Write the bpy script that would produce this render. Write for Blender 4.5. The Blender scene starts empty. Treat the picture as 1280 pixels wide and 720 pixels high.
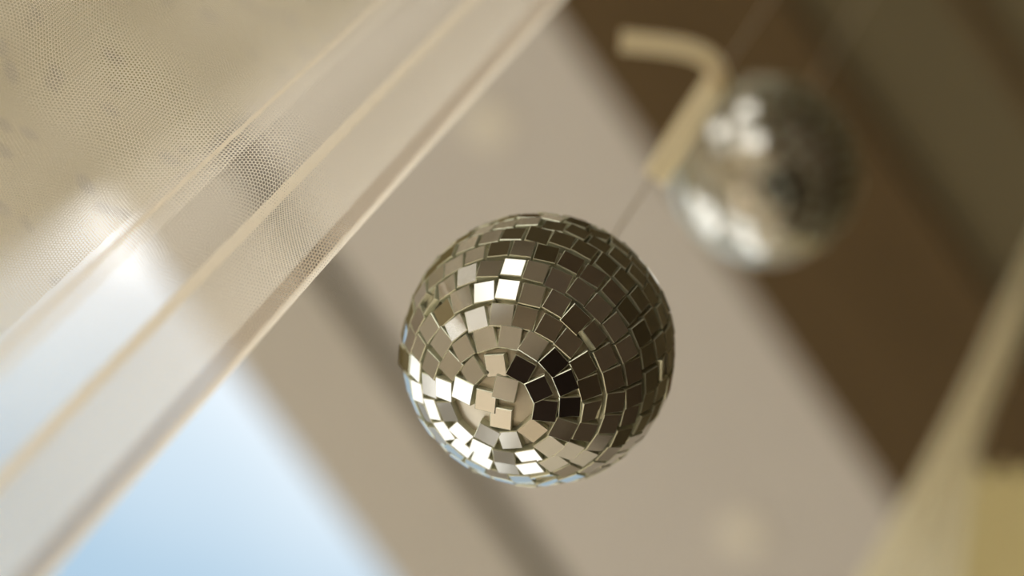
import bpy, bmesh, math, random
from mathutils import Vector, Matrix
random.seed(11)
PI = math.pi
S = bpy.context.scene
col = S.collection

# ------------------------------------------------------------------ camera
CZ = 1.20                                   # lens height above the floor
CAM = Vector((0, 0, CZ))
RIGHT = Vector((0.57190638, -0.77637706, 0.26488063))
UP = Vector((-0.80402315, -0.46647739, 0.36870805))
FWD = Vector((0.16269564, 0.42383664, 0.89100652))
FPX = 3690.0929
cd = bpy.data.cameras.new('camera')
cam = bpy.data.objects.new('camera', cd)
col.objects.link(cam)
m = Matrix((RIGHT, UP, -FWD)).transposed().to_4x4()
m.translation = CAM
cam.matrix_world = m
cd.sensor_width = 36
cd.lens = FPX / 1280 * 36
cd.clip_start = 0.02
cd.dof.use_dof = True
cd.dof.focus_distance = 0.624
cd.dof.aperture_fstop = 5.7
S.camera = cam

# ------------------------------------------------------------------ exposure
S.view_settings.view_transform = 'Standard'
S.view_settings.look = 'None'
S.view_settings.gamma = 1
S.view_settings.use_curve_mapping = False
S.view_settings.exposure = 0.19
S.cycles.transparent_max_bounces = 24
S.cycles.max_bounces = 8

# ------------------------------------------------------------------ sky
w = bpy.data.worlds.new('sky'); S.world = w; w.use_nodes = True
nt = w.node_tree; nt.nodes.clear()
N = nt.nodes.new; Lk = nt.links.new
tc = N('ShaderNodeTexCoord'); sep = N('ShaderNodeSeparateXYZ'); Lk(tc.outputs['Generated'], sep.inputs[0])
noi = N('ShaderNodeTexNoise'); noi.inputs['Scale'].default_value = 3.5; noi.inputs['Detail'].default_value = 2
Lk(tc.outputs['Generated'], noi.inputs['Vector'])
mu = N('ShaderNodeMath'); mu.operation = 'MULTIPLY_ADD'; mu.inputs[1].default_value = 0.10
Lk(noi.outputs[0], mu.inputs[0]); Lk(sep.outputs['Z'], mu.inputs[2])
cr = N('ShaderNodeValToRGB')
e = cr.color_ramp.elements
e[0].position = 0.0; e[0].color = (0.083, 0.093, 0.1, 1)
e[1].position = 1.0; e[1].color = (1, 1, 1, 1)
for p, c_ in ((0.80, (0.052, 0.071, 0.086, 1)), (0.858, (0.050, 0.070, 0.088, 1)), (0.884, (0.085, 0.098, 0.108, 1)), (0.902, (0.116, 0.121, 0.126, 1)), (0.94, (1.0, 0.98, 0.94, 1))):  # last stop: unseen bright zenith, added to light net, balls and floor
    q = e.new(p); q.color = c_
Lk(mu.outputs[0], cr.inputs[0])
bg = N('ShaderNodeBackground'); bg.inputs[1].default_value = 7.9
Lk(cr.outputs[0], bg.inputs[0])
wo = N('ShaderNodeOutputWorld'); Lk(bg.outputs[0], wo.inputs[0])


def area(name, loc, direction, sx, sy, power, colour):
    l = bpy.data.lights.new(name, 'AREA'); l.shape = 'RECTANGLE'
    l.size = sx; l.size_y = sy; l.energy = power; l.color = colour
    o = bpy.data.objects.new(name, l); col.objects.link(o)
    o.location = Vector(loc) + Vector((0, 0, CZ))
    o.rotation_euler = Vector(direction).to_track_quat('-Z', 'Y').to_euler()
    return o


# daylight entering by the two side windows
area('window_daylight', (0.85, 1.96, 0.1), (0, -1, 0.0), 2.5, 2.3, 26, (1.0, 0.94, 0.84))
area('window_daylight', (-1.86, 0.3, 0.1), (1, 0, 0.0), 2.4, 2.3, 25, (1.0, 0.90, 0.76))


# ------------------------------------------------------------------ helpers
def ray(x, y):
    return (FWD * FPX + RIGHT * (x - 640) - UP * (y - 360)).normalized()


def at_dist(x, y, d):
    return CAM + ray(x, y) * d


def at_rho(x, y, rho):                      # at a horizontal distance from the camera's vertical
    v = ray(x, y)
    return CAM + v * (rho / math.hypot(v.x, v.y))


def at_z(x, y, h):                          # on a level plane h above the camera
    v = ray(x, y)
    return CAM + v * (h / v.z)


def azim(x, y):
    v = ray(x, y); return math.atan2(v.y, v.x)


def mesh_obj(name, bm, mats, parent=None, smooth=False):
    bmesh.ops.recalc_face_normals(bm, faces=bm.faces) if name not in NOREC else None
    me = bpy.data.meshes.new(name); bm.to_mesh(me); bm.free()
    if smooth:
        for p in me.polygons: p.use_smooth = True
    o = bpy.data.objects.new(name, me); col.objects.link(o)
    for mt in (mats if isinstance(mats, (list, tuple)) else [mats]): me.materials.append(mt)
    if parent:
        o.parent = parent
        o.matrix_parent_inverse = parent.matrix_world.inverted()
    return o


NOREC = set()


def tag(o, label, cat, group=None):
    o['label'] = label; o['category'] = cat
    if group: o['group'] = group
    return o


def struct(o):
    o['kind'] = 'structure'; return o


def empty(name, loc):
    o = bpy.data.objects.new(name, None); col.objects.link(o)
    o.empty_display_size = 0.02
    o.location = loc
    o.matrix_world = Matrix.Translation(loc)
    return o


def add_box(bm, a, b):
    x0, y0, z0 = a; x1, y1, z1 = b
    v = [bm.verts.new(p) for p in ((x0, y0, z0), (x1, y0, z0), (x1, y1, z0), (x0, y1, z0), (x0, y0, z1), (x1, y0, z1), (x1, y1, z1), (x0, y1, z1))]
    for f in ((0, 3, 2, 1), (4, 5, 6, 7), (0, 1, 5, 4), (1, 2, 6, 5), (2, 3, 7, 6), (3, 0, 4, 7)):
        bm.faces.new([v[i] for i in f])


def rbox(bm, a, b):                         # box in heights relative to the camera
    add_box(bm, (a[0], a[1], a[2] + CZ), (b[0], b[1], b[2] + CZ))


def bevel_mod(o, wd, seg=2):
    md = o.modifiers.new('bevel', 'BEVEL'); md.width = wd; md.segments = seg
    md.limit_method = 'ANGLE'
    return o


def add_tube(bm, pts, rad, seg=8, flat=1.0, closed_ends=True):
    pts = [Vector(p) for p in pts]
    n = len(pts); rings = []
    ref = Vector((0, 0, 1))
    t0 = (pts[1] - pts[0]).normalized()
    if abs(t0.dot(ref)) > 0.95: ref = Vector((1, 0, 0))
    nv = (ref - t0 * ref.dot(t0)).normalized()
    for i, p in enumerate(pts):
        t = (pts[min(i + 1, n - 1)] - pts[max(i - 1, 0)]).normalized()
        nv = (nv - t * nv.dot(t)).normalized(); bv = t.cross(nv)
        r = rad[i] if isinstance(rad, (list, tuple)) else rad
        rings.append([bm.verts.new(p + nv * (r * math.cos(2 * PI * k / seg)) + bv * (r * flat * math.sin(2 * PI * k / seg))) for k in range(seg)])
    for i in range(n - 1):
        for k in range(seg):
            k2 = (k + 1) % seg
            bm.faces.new((rings[i][k], rings[i][k2], rings[i + 1][k2], rings[i + 1][k]))
    if closed_ends:
        bm.faces.new(list(reversed(rings[0]))); bm.faces.new(rings[-1])


def spline(pts, per=8):
    P = [Vector(p) for p in pts]; P = [P[0] * 2 - P[1]] + P + [P[-1] * 2 - P[-2]]
    out = []
    for i in range(1, len(P) - 2):
        for k in range(per):
            t = k / per
            a, b, c, d = P[i - 1:i + 3]
            out.append(0.5 * ((2 * b) + (c - a) * t + (2 * a - 5 * b + 4 * c - d) * t * t + (3 * b - a - 3 * c + d) * t ** 3))
    out.append(P[-2]); return out


# ------------------------------------------------------------------ materials
def lin(r, g, b):
    f = lambda c: (c / 255 / 12.92) if c / 255 <= 0.04045 else ((c / 255 + 0.055) / 1.055) ** 2.4
    return (f(r), f(g), f(b), 1)


def mat(name, colour, rough=0.6, metal=0.0, noise=None, spec=0.5):
    mt = bpy.data.materials.new(name); mt.use_nodes = True
    t = mt.node_tree; b = t.nodes['Principled BSDF']
    b.inputs['Base Color'].default_value = colour
    b.inputs['Roughness'].default_value = rough
    b.inputs['Metallic'].default_value = metal
    b.inputs['Specular IOR Level'].default_value = spec
    if noise:
        sc, amt, stretch = noise
        tcn = t.nodes.new('ShaderNodeTexCoord'); mp = t.nodes.new('ShaderNodeMapping'); mp.inputs['Scale'].default_value = stretch
        nz = t.nodes.new('ShaderNodeTexNoise'); nz.inputs['Scale'].default_value = sc; nz.inputs['Detail'].default_value = 4
        mx = t.nodes.new('ShaderNodeMix'); mx.data_type = 'RGBA'
        t.links.new(tcn.outputs['Object'], mp.inputs[0]); t.links.new(mp.outputs[0], nz.inputs['Vector'])
        mx.inputs[6].default_value = tuple(c * (1 - amt) for c in colour[:3]) + (1,)
        mx.inputs[7].default_value = tuple(min(1, c * (1 + amt)) for c in colour[:3]) + (1,)
        t.links.new(nz.outputs[0], mx.inputs[0]); t.links.new(mx.outputs[2], b.inputs['Base Color'])
    return mt


M_ceil = mat('cream_painted_board', lin(185, 176, 163), 0.7, noise=(9, 0.04, (1, 1, 1)))
M_trim = mat('pale_grey_lining', lin(176, 166, 150), 0.6, noise=(9, 0.03, (1, 1, 1)))
M_groove = mat('dark_joint', lin(70, 62, 40), 0.9, noise=(20, 0.1, (1, 1, 1)))
M_brown = mat('brown_stained_wood', lin(86, 69, 44), 0.8, noise=(14, 0.25, (0.6, 8, 8)), spec=0.1)
M_olive = mat('olive_brown_board', lin(96, 86, 62), 0.7, noise=(7, 0.12, (1, 1, 1)), spec=0.1)
M_gilt = mat('olive_gold_board', lin(116, 103, 62), 0.7, noise=(30, 0.25, (1, 1, 1)))
M_dark = mat('dark_walnut_panelling', lin(92, 76, 54), 0.6, noise=(5, 0.3, (1, 1, 6)))
M_wall = mat('warm_cream_wall', lin(236, 226, 206), 0.8, noise=(4, 0.03, (1, 1, 1)))
M_floor = mat('pale_oak_floor', lin(228, 212, 186), 0.6, noise=(3, 0.1, (1, 12, 1)))
M_rug = mat('dark_brown_rug', lin(52, 38, 27), 1.0, noise=(60, 0.3, (1, 1, 1)))
M_white = mat('white_window_frame', lin(235, 235, 232), 0.5, noise=(5, 0.02, (1, 1, 1)))
M_mirror = mat('silvered_mirror', (0.54, 0.52, 0.475, 1), 0.03, 1.0)
M_edge = mat('ground_glass_edge', (0.62, 0.62, 0.47, 1), 0.16, 0.55, noise=(300, 0.35, (1, 1, 1)))
M_core = mat('champagne_ball_core', (0.56, 0.50, 0.39, 1), 0.30, 0.35, noise=(160, 0.25, (1, 1, 1)))
M_cap = mat('brushed_steel_cap', (0.6, 0.58, 0.54, 1), 0.3, 1.0, noise=(200, 0.1, (1, 1, 1)))
M_cord = mat('grey_brown_cord', lin(200, 186, 160), 0.7, noise=(900, 0.2, (1, 1, 1)))
M_spot = mat('ivory_light_spot', lin(216, 206, 184), 0.5, noise=(80, 0.03, (1, 1, 1)))  # pale colour stands for light thrown on the ceiling by the ball


def cloth_mat(name, colour, transl=0.5):
    mt = bpy.data.materials.new(name); mt.use_nodes = True
    t = mt.node_tree; t.nodes.clear()
    d = t.nodes.new('ShaderNodeBsdfDiffuse'); tr = t.nodes.new('ShaderNodeBsdfTranslucent')
    mx = t.nodes.new('ShaderNodeMixShader'); mx.inputs[0].default_value = transl
    d.inputs[0].default_value = colour; tr.inputs[0].default_value = colour
    o = t.nodes.new('ShaderNodeOutputMaterial')
    t.links.new(d.outputs[0], mx.inputs[1]); t.links.new(tr.outputs[0], mx.inputs[2]); t.links.new(mx.outputs[0], o.inputs[0])
    return mt, t, mx, o, d, tr


def tulle_mat(name, colour, pitch, hole, transl=0.5, specks=None):
    """knitted net: a hexagonal lattice of round holes laid out on the cloth's own UV in metres"""
    mt, t, mx, o, d, tr = cloth_mat(name, colour, transl)
    nn = t.nodes.new; L = t.links.new
    uv = nn('ShaderNodeUVMap'); uv.uv_map = 'cloth'
    sc = nn('ShaderNodeVectorMath'); sc.operation = 'DIVIDE'
    sc.inputs[1].default_value = (pitch, pitch * 2.08, 1.0); L(uv.outputs[0], sc.inputs[0])
    ro = nn('ShaderNodeVectorRotate'); ro.rotation_type = 'Z_AXIS'; ro.inputs['Angle'].default_value = -0.426; L(sc.outputs[0], ro.inputs[0])
    sc = nn('ShaderNodeVectorMath'); sc.operation = 'DIVIDE'; sc.inputs[1].default_value = (1.0, 1.732, 1.0); L(ro.outputs[0], sc.inputs[0])

    def cell(offset):
        a = nn('ShaderNodeVectorMath'); a.operation = 'ADD'; a.inputs[1].default_value = (offset, offset, 0.5); L(sc.outputs[0], a.inputs[0])
        b = nn('ShaderNodeVectorMath'); b.operation = 'FRACTION'; L(a.outputs[0], b.inputs[0])
        c = nn('ShaderNodeVectorMath'); c.operation = 'SUBTRACT'; c.inputs[1].default_value = (0.5, 0.5, 0.5); L(b.outputs[0], c.inputs[0])
        e_ = nn('ShaderNodeVectorMath'); e_.operation = 'MULTIPLY'; e_.inputs[1].default_value = (1, 1.732, 0); L(c.outputs[0], e_.inputs[0])
        l = nn('ShaderNodeVectorMath'); l.operation = 'LENGTH'; L(e_.outputs[0], l.inputs[0]); return l
    mn = nn('ShaderNodeMath'); mn.operation = 'MINIMUM'; L(cell(0).outputs['Value'], mn.inputs[0]); L(cell(0.5).outputs['Value'], mn.inputs[1])
    lt = nn('ShaderNodeMath'); lt.operation = 'LESS_THAN'; lt.inputs[1].default_value = hole; L(mn.outputs[0], lt.inputs[0])
    tp = nn('ShaderNodeBsdfTransparent'); m2 = nn('ShaderNodeMixShader')
    L(lt.outputs[0], m2.inputs[0]); L(mx.outputs[0], m2.inputs[1]); L(tp.outputs[0], m2.inputs[2]); L(m2.outputs[0], o.inputs[0])
    if specks:
        vo = nn('ShaderNodeTexVoronoi'); vo.inputs['Scale'].default_value = specks[0]; L(uv.outputs[0], vo.inputs['Vector'])
        rp = nn('ShaderNodeValToRGB'); rp.color_ramp.elements[0].position = 0.20; rp.color_ramp.elements[1].position = 0.34
        rp.color_ramp.elements[0].color = specks[1]; rp.color_ramp.elements[1].color = colour
        L(vo.outputs['Distance'], rp.inputs[0]); L(rp.outputs[0], d.inputs[0]); L(rp.outputs[0], tr.inputs[0])
    return mt


M_tulle = tulle_mat('cream_tulle_net', lin(250, 241, 225), 0.00072, 0.415, 0.66)
M_voile = tulle_mat('olive_cream_speckled_voile', lin(184, 172, 122), 0.0006, 0.41, 0.5, (100, lin(52, 44, 22)))
M_gold = cloth_mat('gold_voile', lin(220, 205, 154), 0.5)[0]
M_hem = tulle_mat('doubled_cream_net', lin(250, 240, 222), 0.0006, 0.13, 0.82)
M_band = tulle_mat('folded_cream_net', lin(228, 210, 188), 0.00072, 0.30, 0.4)
M_ribbon = cloth_mat('cream_ribbon', lin(246, 236, 210), 0.62)[0]
M_sash = tulle_mat('gathered_cream_net', lin(234, 224, 192), 0.0012, 0.18, 0.5)

# ------------------------------------------------------------------ room
CH = 1.40                                   # ceiling above the camera
XA, XB, YA, YB = -1.75, 2.2, -1.3, 1.85
T = 0.05
SX0, SY0, SX1, SY1 = 0.092, 0.834, 1.25, 1.62        # skylight opening
SXO = 0.092
bm = bmesh.new()
rbox(bm, (XA, YA, CH), (XB, 0.446, CH + T))
struct(mesh_obj('ceiling', bm, M_olive))
bm = bmesh.new()
rbox(bm, (SXO, 0.446, CH), (XB, 0.743, CH + T))
struct(mesh_obj('ceiling', bm, M_ceil))
bm = bmesh.new()
rbox(bm, (SXO, 0.743, CH + 0.003), (XB, 0.759, CH + T))
struct(mesh_obj('trim_1', bm, M_groove))
bm = bmesh.new()
rbox(bm, (SXO, 0.759, CH), (XB, SY0, CH + T))
rbox(bm, (SX1, SY0, CH), (XB, SY1, CH + T))
rbox(bm, (SXO, SY1, CH), (XB, YB, CH + T))
struct(mesh_obj('ceiling', bm, M_trim))
bm = bmesh.new()
rbox(bm, (-0.35, 0.446, CH), (SXO, YB, CH + T))
struct(mesh_obj('ceiling', bm, M_gilt))
bm = bmesh.new()
rbox(bm, (XA, 0.446, CH), (-0.35, YB, CH + T))
struct(mesh_obj('ceiling', bm, M_ceil))
# skylight frame and glass
bm = bmesh.new()
f = 0.006
rbox(bm, (SX0, SY0, CH + 0.02), (SX1, SY0 + f, CH + T + 0.02)); rbox(bm, (SX0, SY1 - f, CH + 0.02), (SX1, SY1, CH + T + 0.02))
rbox(bm, (SX0, SY0 + f, CH + 0.02), (SX0 + f, SY1 - f, CH + T + 0.02)); rbox(bm, (SX1 - f, SY0 + f, CH + 0.02), (SX1, SY1 - f, CH + T + 0.02))
struct(mesh_obj('window_1', bm, M_white))
# brown timber band across the ceiling
bm = bmesh.new()
rbox(bm, (XA, 0.446, CH - 0.008), (XB, 0.555, CH))
o = mesh_obj('trim_2', bm, M_brown); struct(o)
bevel_mod(o, 0.002)
# thin dark batten on the olive board
bm = bmesh.new()
rbox(bm, (XA, 0.37, CH - 0.004), (XB, 0.38, CH))
o = mesh_obj('trim_3', bm, M_brown); struct(o)
# walls with window openings
FZ = -CZ
bm = bmesh.new()
rbox(bm, (XA, YB, FZ), (-0.35, YB + T, CH)); rbox(bm, (2.05, YB, FZ), (XB, YB + T, CH))
rbox(bm, (-0.35, YB, FZ), (2.05, YB + T, -1.05)); rbox(bm, (-0.35, YB, 1.25), (2.05, YB + T, CH))
struct(mesh_obj('wall_front', bm, M_wall))
bm = bmesh.new()
rbox(bm, (XA - T, YA, FZ), (XA, -0.9, CH)); rbox(bm, (XA - T, 1.5, FZ), (XA, YB, CH))
rbox(bm, (XA - T, -0.9, FZ), (XA, 1.5, -1.05)); rbox(bm, (XA - T, -0.9, 1.25), (XA, 1.5, CH))
struct(mesh_obj('wall_left', bm, M_wall))
bm = bmesh.new(); rbox(bm, (XB, YA, FZ), (XB + T, 0.5, CH)); struct(mesh_obj('wall_right', bm, M_dark))
bm = bmesh.new(); rbox(bm, (XB, 0.5, FZ), (XB + T, YB, CH)); struct(mesh_obj('wall_right', bm, M_wall))
bm = bmesh.new(); rbox(bm, (XA, YA - T, FZ), (XB, YA, CH)); struct(mesh_obj('wall_back', bm, M_dark))
bm = bmesh.new(); rbox(bm, (XA, YA, FZ - T), (XB, YB, FZ)); struct(mesh_obj('floor', bm, M_floor))


def window(name, axis, c0, a0, a1, z0, z1):
    bm = bmesh.new(); fw = 0.045
    def bar(p0, p1, q0, q1):
        if axis == 'y': rbox(bm, (p0, c0, q0), (p1, c0 + 0.03, q1))
        else: rbox(bm, (c0 - 0.03, p0, q0), (c0, p1, q1))
    bar(a0, a0 + fw, z0, z1); bar(a1 - fw, a1, z0, z1)
    bar(a0 + fw, a1 - fw, z0, z0 + fw); bar(a0 + fw, a1 - fw, z1 - fw, z1)
    for k in range(1, 4):
        mid = a0 + (a1 - a0) * k / 4; bar(mid - fw, mid + fw, z0 + fw, z1 - fw)
    for k in (1, 2):
        zm = z0 + (z1 - z0) * k / 3
        for q in range(4):
            p0 = a0 + (a1 - a0) * q / 4 + fw; p1 = a0 + (a1 - a0) * (q + 1) / 4 - fw
            bar(p0, p1, zm - 0.02, zm + 0.02)
    struct(mesh_obj(name, bm, M_white))


window('window_2', 'y', YB + 0.01, -0.35, 2.05, -1.05, 1.25)
window('window_3', 'x', XA - 0.01, -0.9, 1.5, -1.05, 1.25)

# rug seen only in the mirrors
bm = bmesh.new()
rbox(bm, (-0.42, YA + 0.05, FZ), (XB - 0.05, 0.5, FZ + 0.012))
o = mesh_obj('rug', bm, M_rug); bevel_mod(o, 0.005)
tag(o, 'dark brown rug on the pale floor below the mirror balls', 'rug')

# ------------------------------------------------------------------ mirror ball
RB = 0.030
PITCH = 0.178


def add_tile(bm, n, tdir, r_base, sx, sy, h, bev):
    """glass mirror tile: a slab with an arris, standing on the ball"""
    b = n.cross(tdir).normalized(); tdir = b.cross(n).normalized()
    c = n * r_base
    def ring(ax, ay, z): return [bm.verts.new(c + tdir * (ax * i) + b * (ay * j) + n * z) for i, j in ((-.5, -.5), (.5, -.5), (.5, .5), (-.5, .5))]
    r0 = ring(sx, sy, 0); r1 = ring(sx, sy, h - bev); r2 = ring(sx - 2 * bev, sy - 2 * bev, h)
    for a, c2 in ((r0, r1), (r1, r2)):
        for k in range(4):
            f_ = bm.faces.new((a[k], a[(k + 1) % 4], c2[(k + 1) % 4], c2[k])); f_.material_index = 1
    f_ = bm.faces.new(r2); f_.material_index = 0
    bm.faces.new(list(reversed(r0))).material_index = 1


def make_ball(loc, seed):
    rnd = random.Random(seed)
    root = empty('disco_ball', loc)
    bm = bmesh.new()
    bmesh.ops.create_uvsphere(bm, u_segments=64, v_segments=40, radius=RB - 0.0014)
    core = mesh_obj('ball_core', bm, M_core, root, True); core.location = (0, 0, 0); core.matrix_parent_inverse = Matrix()
    bm = bmesh.new()
    nr = 17
    for i in range(nr):
        th = PI * (i + 0.62) / nr if i < 3 else PI * (i + 0.5) / nr
        n_t = max(4, int(2 * PI * math.sin(th) / PITCH))
        ph0 = rnd.uniform(0, 2 * PI)
        step = 2 * PI / n_t
        for k in range(n_t):
            if i == 0 and k in (1,): continue
            if i == 1 and k in (4,): continue
            ph = ph0 + step * (k + rnd.uniform(-0.05, 0.05))
            t2 = th + rnd.uniform(-0.009, 0.009)
            n = Vector((math.sin(t2) * math.cos(ph), math.sin(t2) * math.sin(ph), -math.cos(t2)))
            tan = Vector((-math.sin(ph), math.cos(ph), 0))
            tilt = 0.030 if rnd.random() > 0.10 else 0.13
            nn_ = (n + Vector((rnd.gauss(0, tilt), rnd.gauss(0, tilt), rnd.gauss(0, tilt)))).normalized()
            tan = (Matrix.Rotation(rnd.gauss(0, 0.05), 3, n) @ tan)
            s = RB * PITCH * rnd.uniform(0.89, 0.955)
            add_tile_at(bm, n, nn_, tan, RB - 0.0016, s, s * rnd.uniform(0.97, 1.03), 0.0016 + rnd.uniform(-0.0002, 0.0003), 0.00016)
    mesh_obj('mirror_tiles', bm, [M_mirror, M_edge], root).matrix_parent_inverse = Matrix()
    bm = bmesh.new()
    prof = [(0.0055, RB - 0.0010), (0.0058, RB + 0.0008), (0.0050, RB + 0.0022), (0.0020, RB + 0.0028), (0.0015, RB + 0.0045)]
    rings = [[bm.verts.new((r * math.cos(2 * PI * k / 24), r * math.sin(2 * PI * k / 24), z)) for k in range(24)] for r, z in prof]
    for a, b in zip(rings, rings[1:]):
        for k in range(24): bm.faces.new((a[k], a[(k + 1) % 24], b[(k + 1) % 24], b[k]))
    bm.faces.new(rings[-1])
    cp = mesh_obj('hanging_cap', bm, M_cap, root, True); cp.matrix_parent_inverse = Matrix()
    bm = bmesh.new()
    lp = [(0.0026 * math.sin(2 * PI * k / 20), 0, RB + 0.0065 - 0.0026 * math.cos(2 * PI * k / 20)) for k in range(21)]
    add_tube(bm, lp, 0.0005, 8)
    lo = mesh_obj('ring_loop', bm, M_cap, root, True); lo.matrix_parent_inverse = Matrix()
    return root


def add_tile_at(bm, pos_n, nrm, tan, r_base, sx, sy, h, bev):
    b = nrm.cross(tan).normalized(); t_ = b.cross(nrm).normalized()
    c = pos_n * r_base
    def ring(ax, ay, z): return [bm.verts.new(c + t_ * (ax * i) + b * (ay * j) + nrm * z) for i, j in ((-.5, -.5), (.5, -.5), (.5, .5), (-.5, .5))]
    r0 = ring(sx, sy, 0); r1 = ring(sx, sy, h - bev); r2 = ring(sx - 2 * bev, sy - 2 * bev, h)
    for a, c2 in ((r0, r1), (r1, r2)):
        for k in range(4):
            f_ = bm.faces.new((a[k], a[(k + 1) % 4], c2[(k + 1) % 4], c2[k])); f_.material_index = 1
    bm.faces.new(r2).material_index = 0
    bm.faces.new(list(reversed(r0))).material_index = 1


P1 = at_dist(673, 437, 0.653)
P2 = at_dist(957, 213, 0.945)
b1 = make_ball(P1, 5)
tag(b1, 'sharp small mirror ball hanging on its cord in the middle, beside the tulle edge', 'disco ball', 'hanging mirror balls')
b2 = make_ball(P2, 9)
tag(b2, 'blurred mirror ball hanging behind the ribbon knot, below the brown ceiling band', 'disco ball', 'hanging mirror balls')

# cords up to the ceiling, each with a little ceiling hook
for P, lab, lab2 in ((P1, 'thin cord holding the sharp middle mirror ball, ribbon tied round it', 'small ceiling hook carrying the cord of the middle mirror ball'),
                     (P2, 'thin cord holding the blurred mirror ball at upper right', 'small ceiling hook carrying the cord of the blurred mirror ball')):
    top = CZ + CH - 0.012
    if abs(P.y - 0.5) < 0.06: top -= 0.008
    z0 = P.z + RB + 0.0085
    bm = bmesh.new()
    add_tube(bm, [(P.x, P.y, z0 + (top - z0) * k / 20) for k in range(21)], 0.00035, 8)
    tag(mesh_obj('hanging_cord', bm, M_cord, None, True), lab, 'cord', 'cords of the mirror balls')
    bm = bmesh.new()
    pts = [(P.x, P.y, top + 0.012), (P.x, P.y, top + 0.006)] + [(P.x + 0.003 * math.sin(a), P.y, top + 0.003 + 0.003 * math.cos(a)) for a in [PI * k / 8 for k in range(1, 13)]]
    add_tube(bm, pts, 0.0007, 8)
    tag(mesh_obj('ceiling_hook', bm, M_cap, None, True), lab2, 'hook', 'hooks in the ceiling')

# ------------------------------------------------------------------ raffia tie on the cord of the first ball
rho1 = math.hypot(P1.x, P1.y)
K = at_rho(893, 95, rho1); K = Vector((P1.x, P1.y, K.z))
kn = empty('ribbon_tie', K)
tag(kn, 'cream ribbon knotted on the cord above the middle ball, one tail sticking out', 'ribbon')


def strip(bm, pts, wid, face, thick=0.0004):
    """flat ribbon: width lies across the path, perpendicular to 'face'"""
    n = len(pts); R = []
    for i, p in enumerate(pts):
        t = (pts[min(i + 1, n - 1)] - pts[max(i - 1, 0)]).normalized()
        s = t.cross(face).normalized(); q = s.cross(t).normalized()
        w_ = wid[i] if isinstance(wid, list) else wid
        R.append([bm.verts.new(p + s * (w_ / 2 * a) + q * (thick / 2 * b)) for a, b in ((-1, -1), (0, -1.8), (1, -1), (1, 1), (0, 0.2), (-1, 1))])
    for i in range(n - 1):
        for k in range(6): bm.faces.new((R[i][k], R[i][(k + 1) % 6], R[i + 1][(k + 1) % 6], R[i + 1][k]))
    bm.faces.new(list(reversed(R[0]))); bm.faces.new(R[-1])


dk = (K - CAM).length
bm = bmesh.new()
strip(bm, spline([K + Vector((0, 0, 0.000)), at_dist(890, 78, dk), at_dist(872, 66, dk - 0.002), at_dist(840, 58, dk - 0.004), at_dist(776, 51, dk - 0.008)]), 0.0062, FWD)
mesh_obj('ribbon_tail', bm, M_ribbon, kn)
bm = bmesh.new()
strip(bm, spline([K + Vector((0, 0, 0.000)), at_dist(882, 122, dk - 0.006), at_dist(852, 168, dk - 0.02), at_dist(819, 224, dk - 0.045)]), 0.0070, FWD)
mesh_obj('ribbon_tail', bm, M_ribbon, kn)
bm = bmesh.new()
bmesh.ops.create_icosphere(bm, subdivisions=3, radius=0.0032)
for v in bm.verts:
    v.co.z *= 1.25; v.co *= 1 + 0.12 * math.sin(v.co.z * 2400 + v.co.x * 900); v.co += K
mesh_obj('knot', bm, M_ribbon, kn, True)

# ------------------------------------------------------------------ tulle curtain at the left
RHO = 0.300
CZ0, CZ1 = CZ + 0.30, CZ + CH - 0.02


def wob(a, z, s=1.0):
    return s * (0.0011 * math.sin(a * 31 + 1.0 + 1.4 * z) + 0.0012 * math.sin(a * 73 + z * 5))


def belly(a):
    d = (math.degrees(a) - 79.5) / 3.2
    return 0.007 - 0.011 * math.exp(-d * d)


def cyl_sheet(az0, az1, off, nu=120, nz=60, z0=CZ0, z1=CZ1, wavy=1.0, edge=0.0):
    """a hanging sheet standing at a roughly constant distance round the camera, with soft waves"""
    bm = bmesh.new(); uvl = bm.loops.layers.uv.new('cloth')
    G = []
    for i in range(nu + 1):
        a = az0 + (az1 - az0) * i / nu; row = []
        for j in range(nz + 1):
            z = z0 + (z1 - z0) * j / nz
            r = RHO + off + belly(a) + wob(a, z, wavy)
            aa = a + edge * math.sin(z * 14 + i * 0.01) * (1 if i == 0 else 0)
            row.append((bm.verts.new((r * math.cos(aa), r * math.sin(aa), z)), a * RHO, z))
        G.append(row)
    for i in range(nu):
        for j in range(nz):
            q = (G[i][j], G[i + 1][j], G[i + 1][j + 1], G[i][j + 1])
            f_ = bm.faces.new([v[0] for v in q])
            for lp_, v in zip(f_.loops, q): lp_[uvl].uv = (v[1], v[2])
    return bm


D2 = math.radians
aA, aD, aB, aC = azim(200, 255), D2(81.2), D2(78.87), D2(75.8)
aCi = azim(355, 350)                        # inner line of the side hem
cur = empty('tulle_curtain', Vector((RHO * math.cos(aB), RHO * math.sin(aB), CZ0)))
tag(cur, 'cream tulle net curtain with folded side hem hanging at the left', 'curtain')
NOREC.update({'net_layer', 'net_lining', 'back_layer'})
mesh_obj('net_layer', cyl_sheet(aC, D2(112), 0.0), M_tulle, cur, True)
mesh_obj('net_lining', cyl_sheet(aCi, aB, 0.004, nu=40), M_tulle, cur, True)
mesh_obj('net_lining', cyl_sheet(aD, D2(112), 0.006), M_tulle, cur, True)


def fold_rope(name, az, off, rad, flat=1.0, seedv=0):
    bm = bmesh.new(); pts = []; rr = []
    for k in range(81):
        z = CZ0 + (CZ1 - CZ0) * k / 80
        r = RHO + off + belly(az) + wob(az, z)
        a = az + 0.0006 * math.sin(z * 21 + seedv)
        pts.append((r * math.cos(a), r * math.sin(a), z)); rr.append(rad * (1 + 0.18 * math.sin(z * 37 + seedv * 2)))
    add_tube(bm, pts, rr, 10, flat)
    return mesh_obj(name, bm, M_hem, cur, True)


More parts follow.
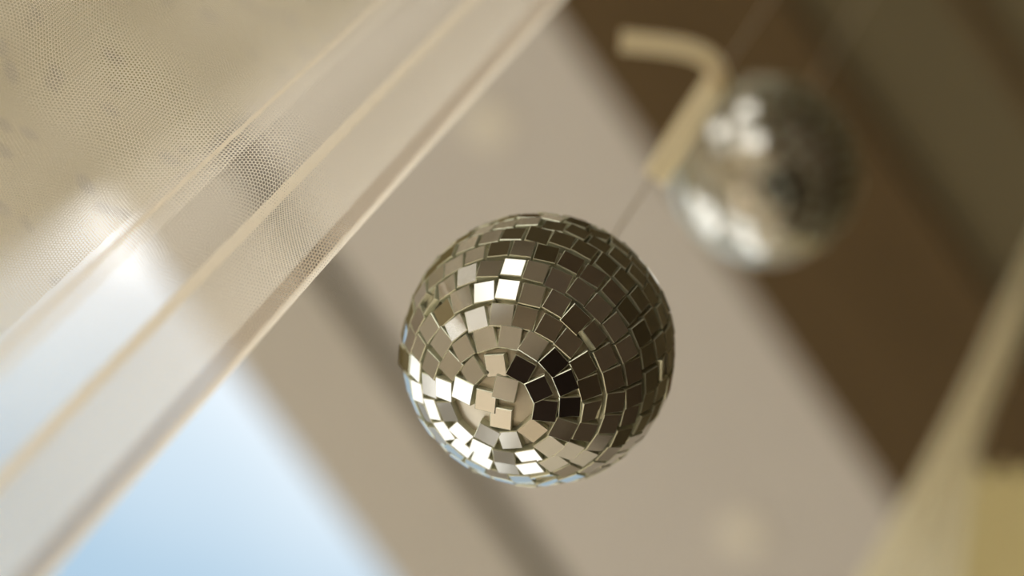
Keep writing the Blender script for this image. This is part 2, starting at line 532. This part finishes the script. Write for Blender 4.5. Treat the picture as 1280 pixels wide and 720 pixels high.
def fold(name, azc, width, offs, mt=None):
    for o_ in offs: pass
    bm = None
    for o_ in offs:
        b_ = cyl_sheet(azc - width / 2 / RHO, azc + width / 2 / RHO, o_, nu=6, nz=60)
        me_ = bpy.data.meshes.new('tmp'); b_.to_mesh(me_); b_.free()
        if bm is None: bm = bmesh.new()
        bm.from_mesh(me_); bpy.data.meshes.remove(me_)
    NOREC.add(name)
    return mesh_obj(name, bm, mt or M_hem, cur, True)


fold('side_hem', (aC + aCi) / 2, (aCi - aC) * RHO, (0.0008,), M_band)
fold('hem_edge', aC - 0.0015, 0.0014, (-0.0006,))
fold('pleat_fold', aB, 0.0024, (-0.0008,))
fold('pleat_fold', D2(81.9), 0.0009, (-0.0008,))
# narrow folded-over band beside the side hem
# curtain rail at the ceiling
bm = bmesh.new()
pts = [((RHO + 0.003) * math.cos(D2(a)), (RHO + 0.003) * math.sin(D2(a)), CZ1 + 0.008) for a in range(72, 116, 2)]
add_tube(bm, pts, 0.006, 12)
tag(mesh_obj('curtain_rail', bm, M_white, None, True), 'curved white rail on the ceiling carrying the tulle curtain', 'curtain rail')

# speckled voile hanging just behind the net, at the upper left
RHO_S = RHO
RHO = 0.335
bm = cyl_sheet(D2(82.3), D2(112), 0.0)
NOREC.add('speckled_voile')
vo_ = mesh_obj('speckled_voile', bm, M_voile, None, True)
tag(vo_, 'olive cream voile with small dark specks hanging behind the net at upper left', 'voile panel')
RHO = RHO_S

# ------------------------------------------------------------------ drapery at the lower right
RS = 0.47


def px_strip(rows, rho, name, mt, nfold, amp, parent=None):
    """pleated cloth between a left and a right edge given row by row, hanging at a horizontal distance"""
    bm = bmesh.new(); uvl = bm.loops.layers.uv.new('cloth'); G = []
    per = 8; L_ = spline([at_rho(r[0], r[1], rho) for r in rows], per); R_ = spline([at_rho(r[2], r[3], rho) for r in rows], per)
    nu = nfold * 10
    v_ = 0
    for j, (a, b) in enumerate(zip(L_, R_)):
        if j: v_ += (a - L_[j - 1]).length
        row = []
        for i in range(nu + 1):
            s = i / nu; p = a.lerp(b, s)
            rad = Vector((p.x, p.y, 0)).normalized()
            p = p + rad * (amp * math.sin(2 * PI * nfold * s + 0.5 * math.sin(j * 0.15)))
            row.append((bm.verts.new(p), s * (b - a).length * 1.6, v_))
        G.append(row)
    for j in range(len(G) - 1):
        for i in range(nu):
            q = (G[j][i], G[j][i + 1], G[j + 1][i + 1], G[j + 1][i])
            f_ = bm.faces.new([v[0] for v in q])
            for lp_, v in zip(f_.loops, q): lp_[uvl].uv = (v[1], v[2])
    NOREC.add(name)
    return mesh_obj(name, bm, mt, parent, True)


sash = px_strip([(1040, 770, 1200, 790), (1075, 715, 1205, 720), (1158, 570, 1225, 560), (1215, 465, 1257, 470), (1252, 385, 1284, 392), (1285, 320, 1308, 325), (1390, 100, 1405, 104)], 0.46, 'gathered_sash', M_sash, 3, 0.004)
tag(sash, 'pale gathered net sash running diagonally down at the lower right', 'sash')
gold = px_strip([(1196, 588, 1330, 588), (1190, 660, 1330, 660), (1175, 790, 1330, 790)], 0.50, 'gold_cloth', M_gold, 4, 0.003)
tag(gold, 'olive gold cloth with a straight top edge beside the gathered sash', 'cloth')

# ------------------------------------------------------------------ pale discs standing in for light spots cast by the mirror ball
for (x, y, lab) in ((610, 157, 'pale round disc standing in for a light spot on the ceiling board above the sharp ball'),
                    (927, 668, 'pale round disc standing in for a light spot on the ceiling board below the sharp ball, towards lower right')):
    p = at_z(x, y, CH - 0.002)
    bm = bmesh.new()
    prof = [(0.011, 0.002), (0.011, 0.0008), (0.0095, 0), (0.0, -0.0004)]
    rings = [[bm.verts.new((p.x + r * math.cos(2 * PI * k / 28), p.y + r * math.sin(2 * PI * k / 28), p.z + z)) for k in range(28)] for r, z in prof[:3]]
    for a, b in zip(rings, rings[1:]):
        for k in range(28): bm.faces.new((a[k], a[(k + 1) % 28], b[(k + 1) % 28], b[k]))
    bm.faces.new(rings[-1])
    tag(mesh_obj('light_spot_disc', bm, M_spot), lab, 'light spot', 'light spot discs on the ceiling')
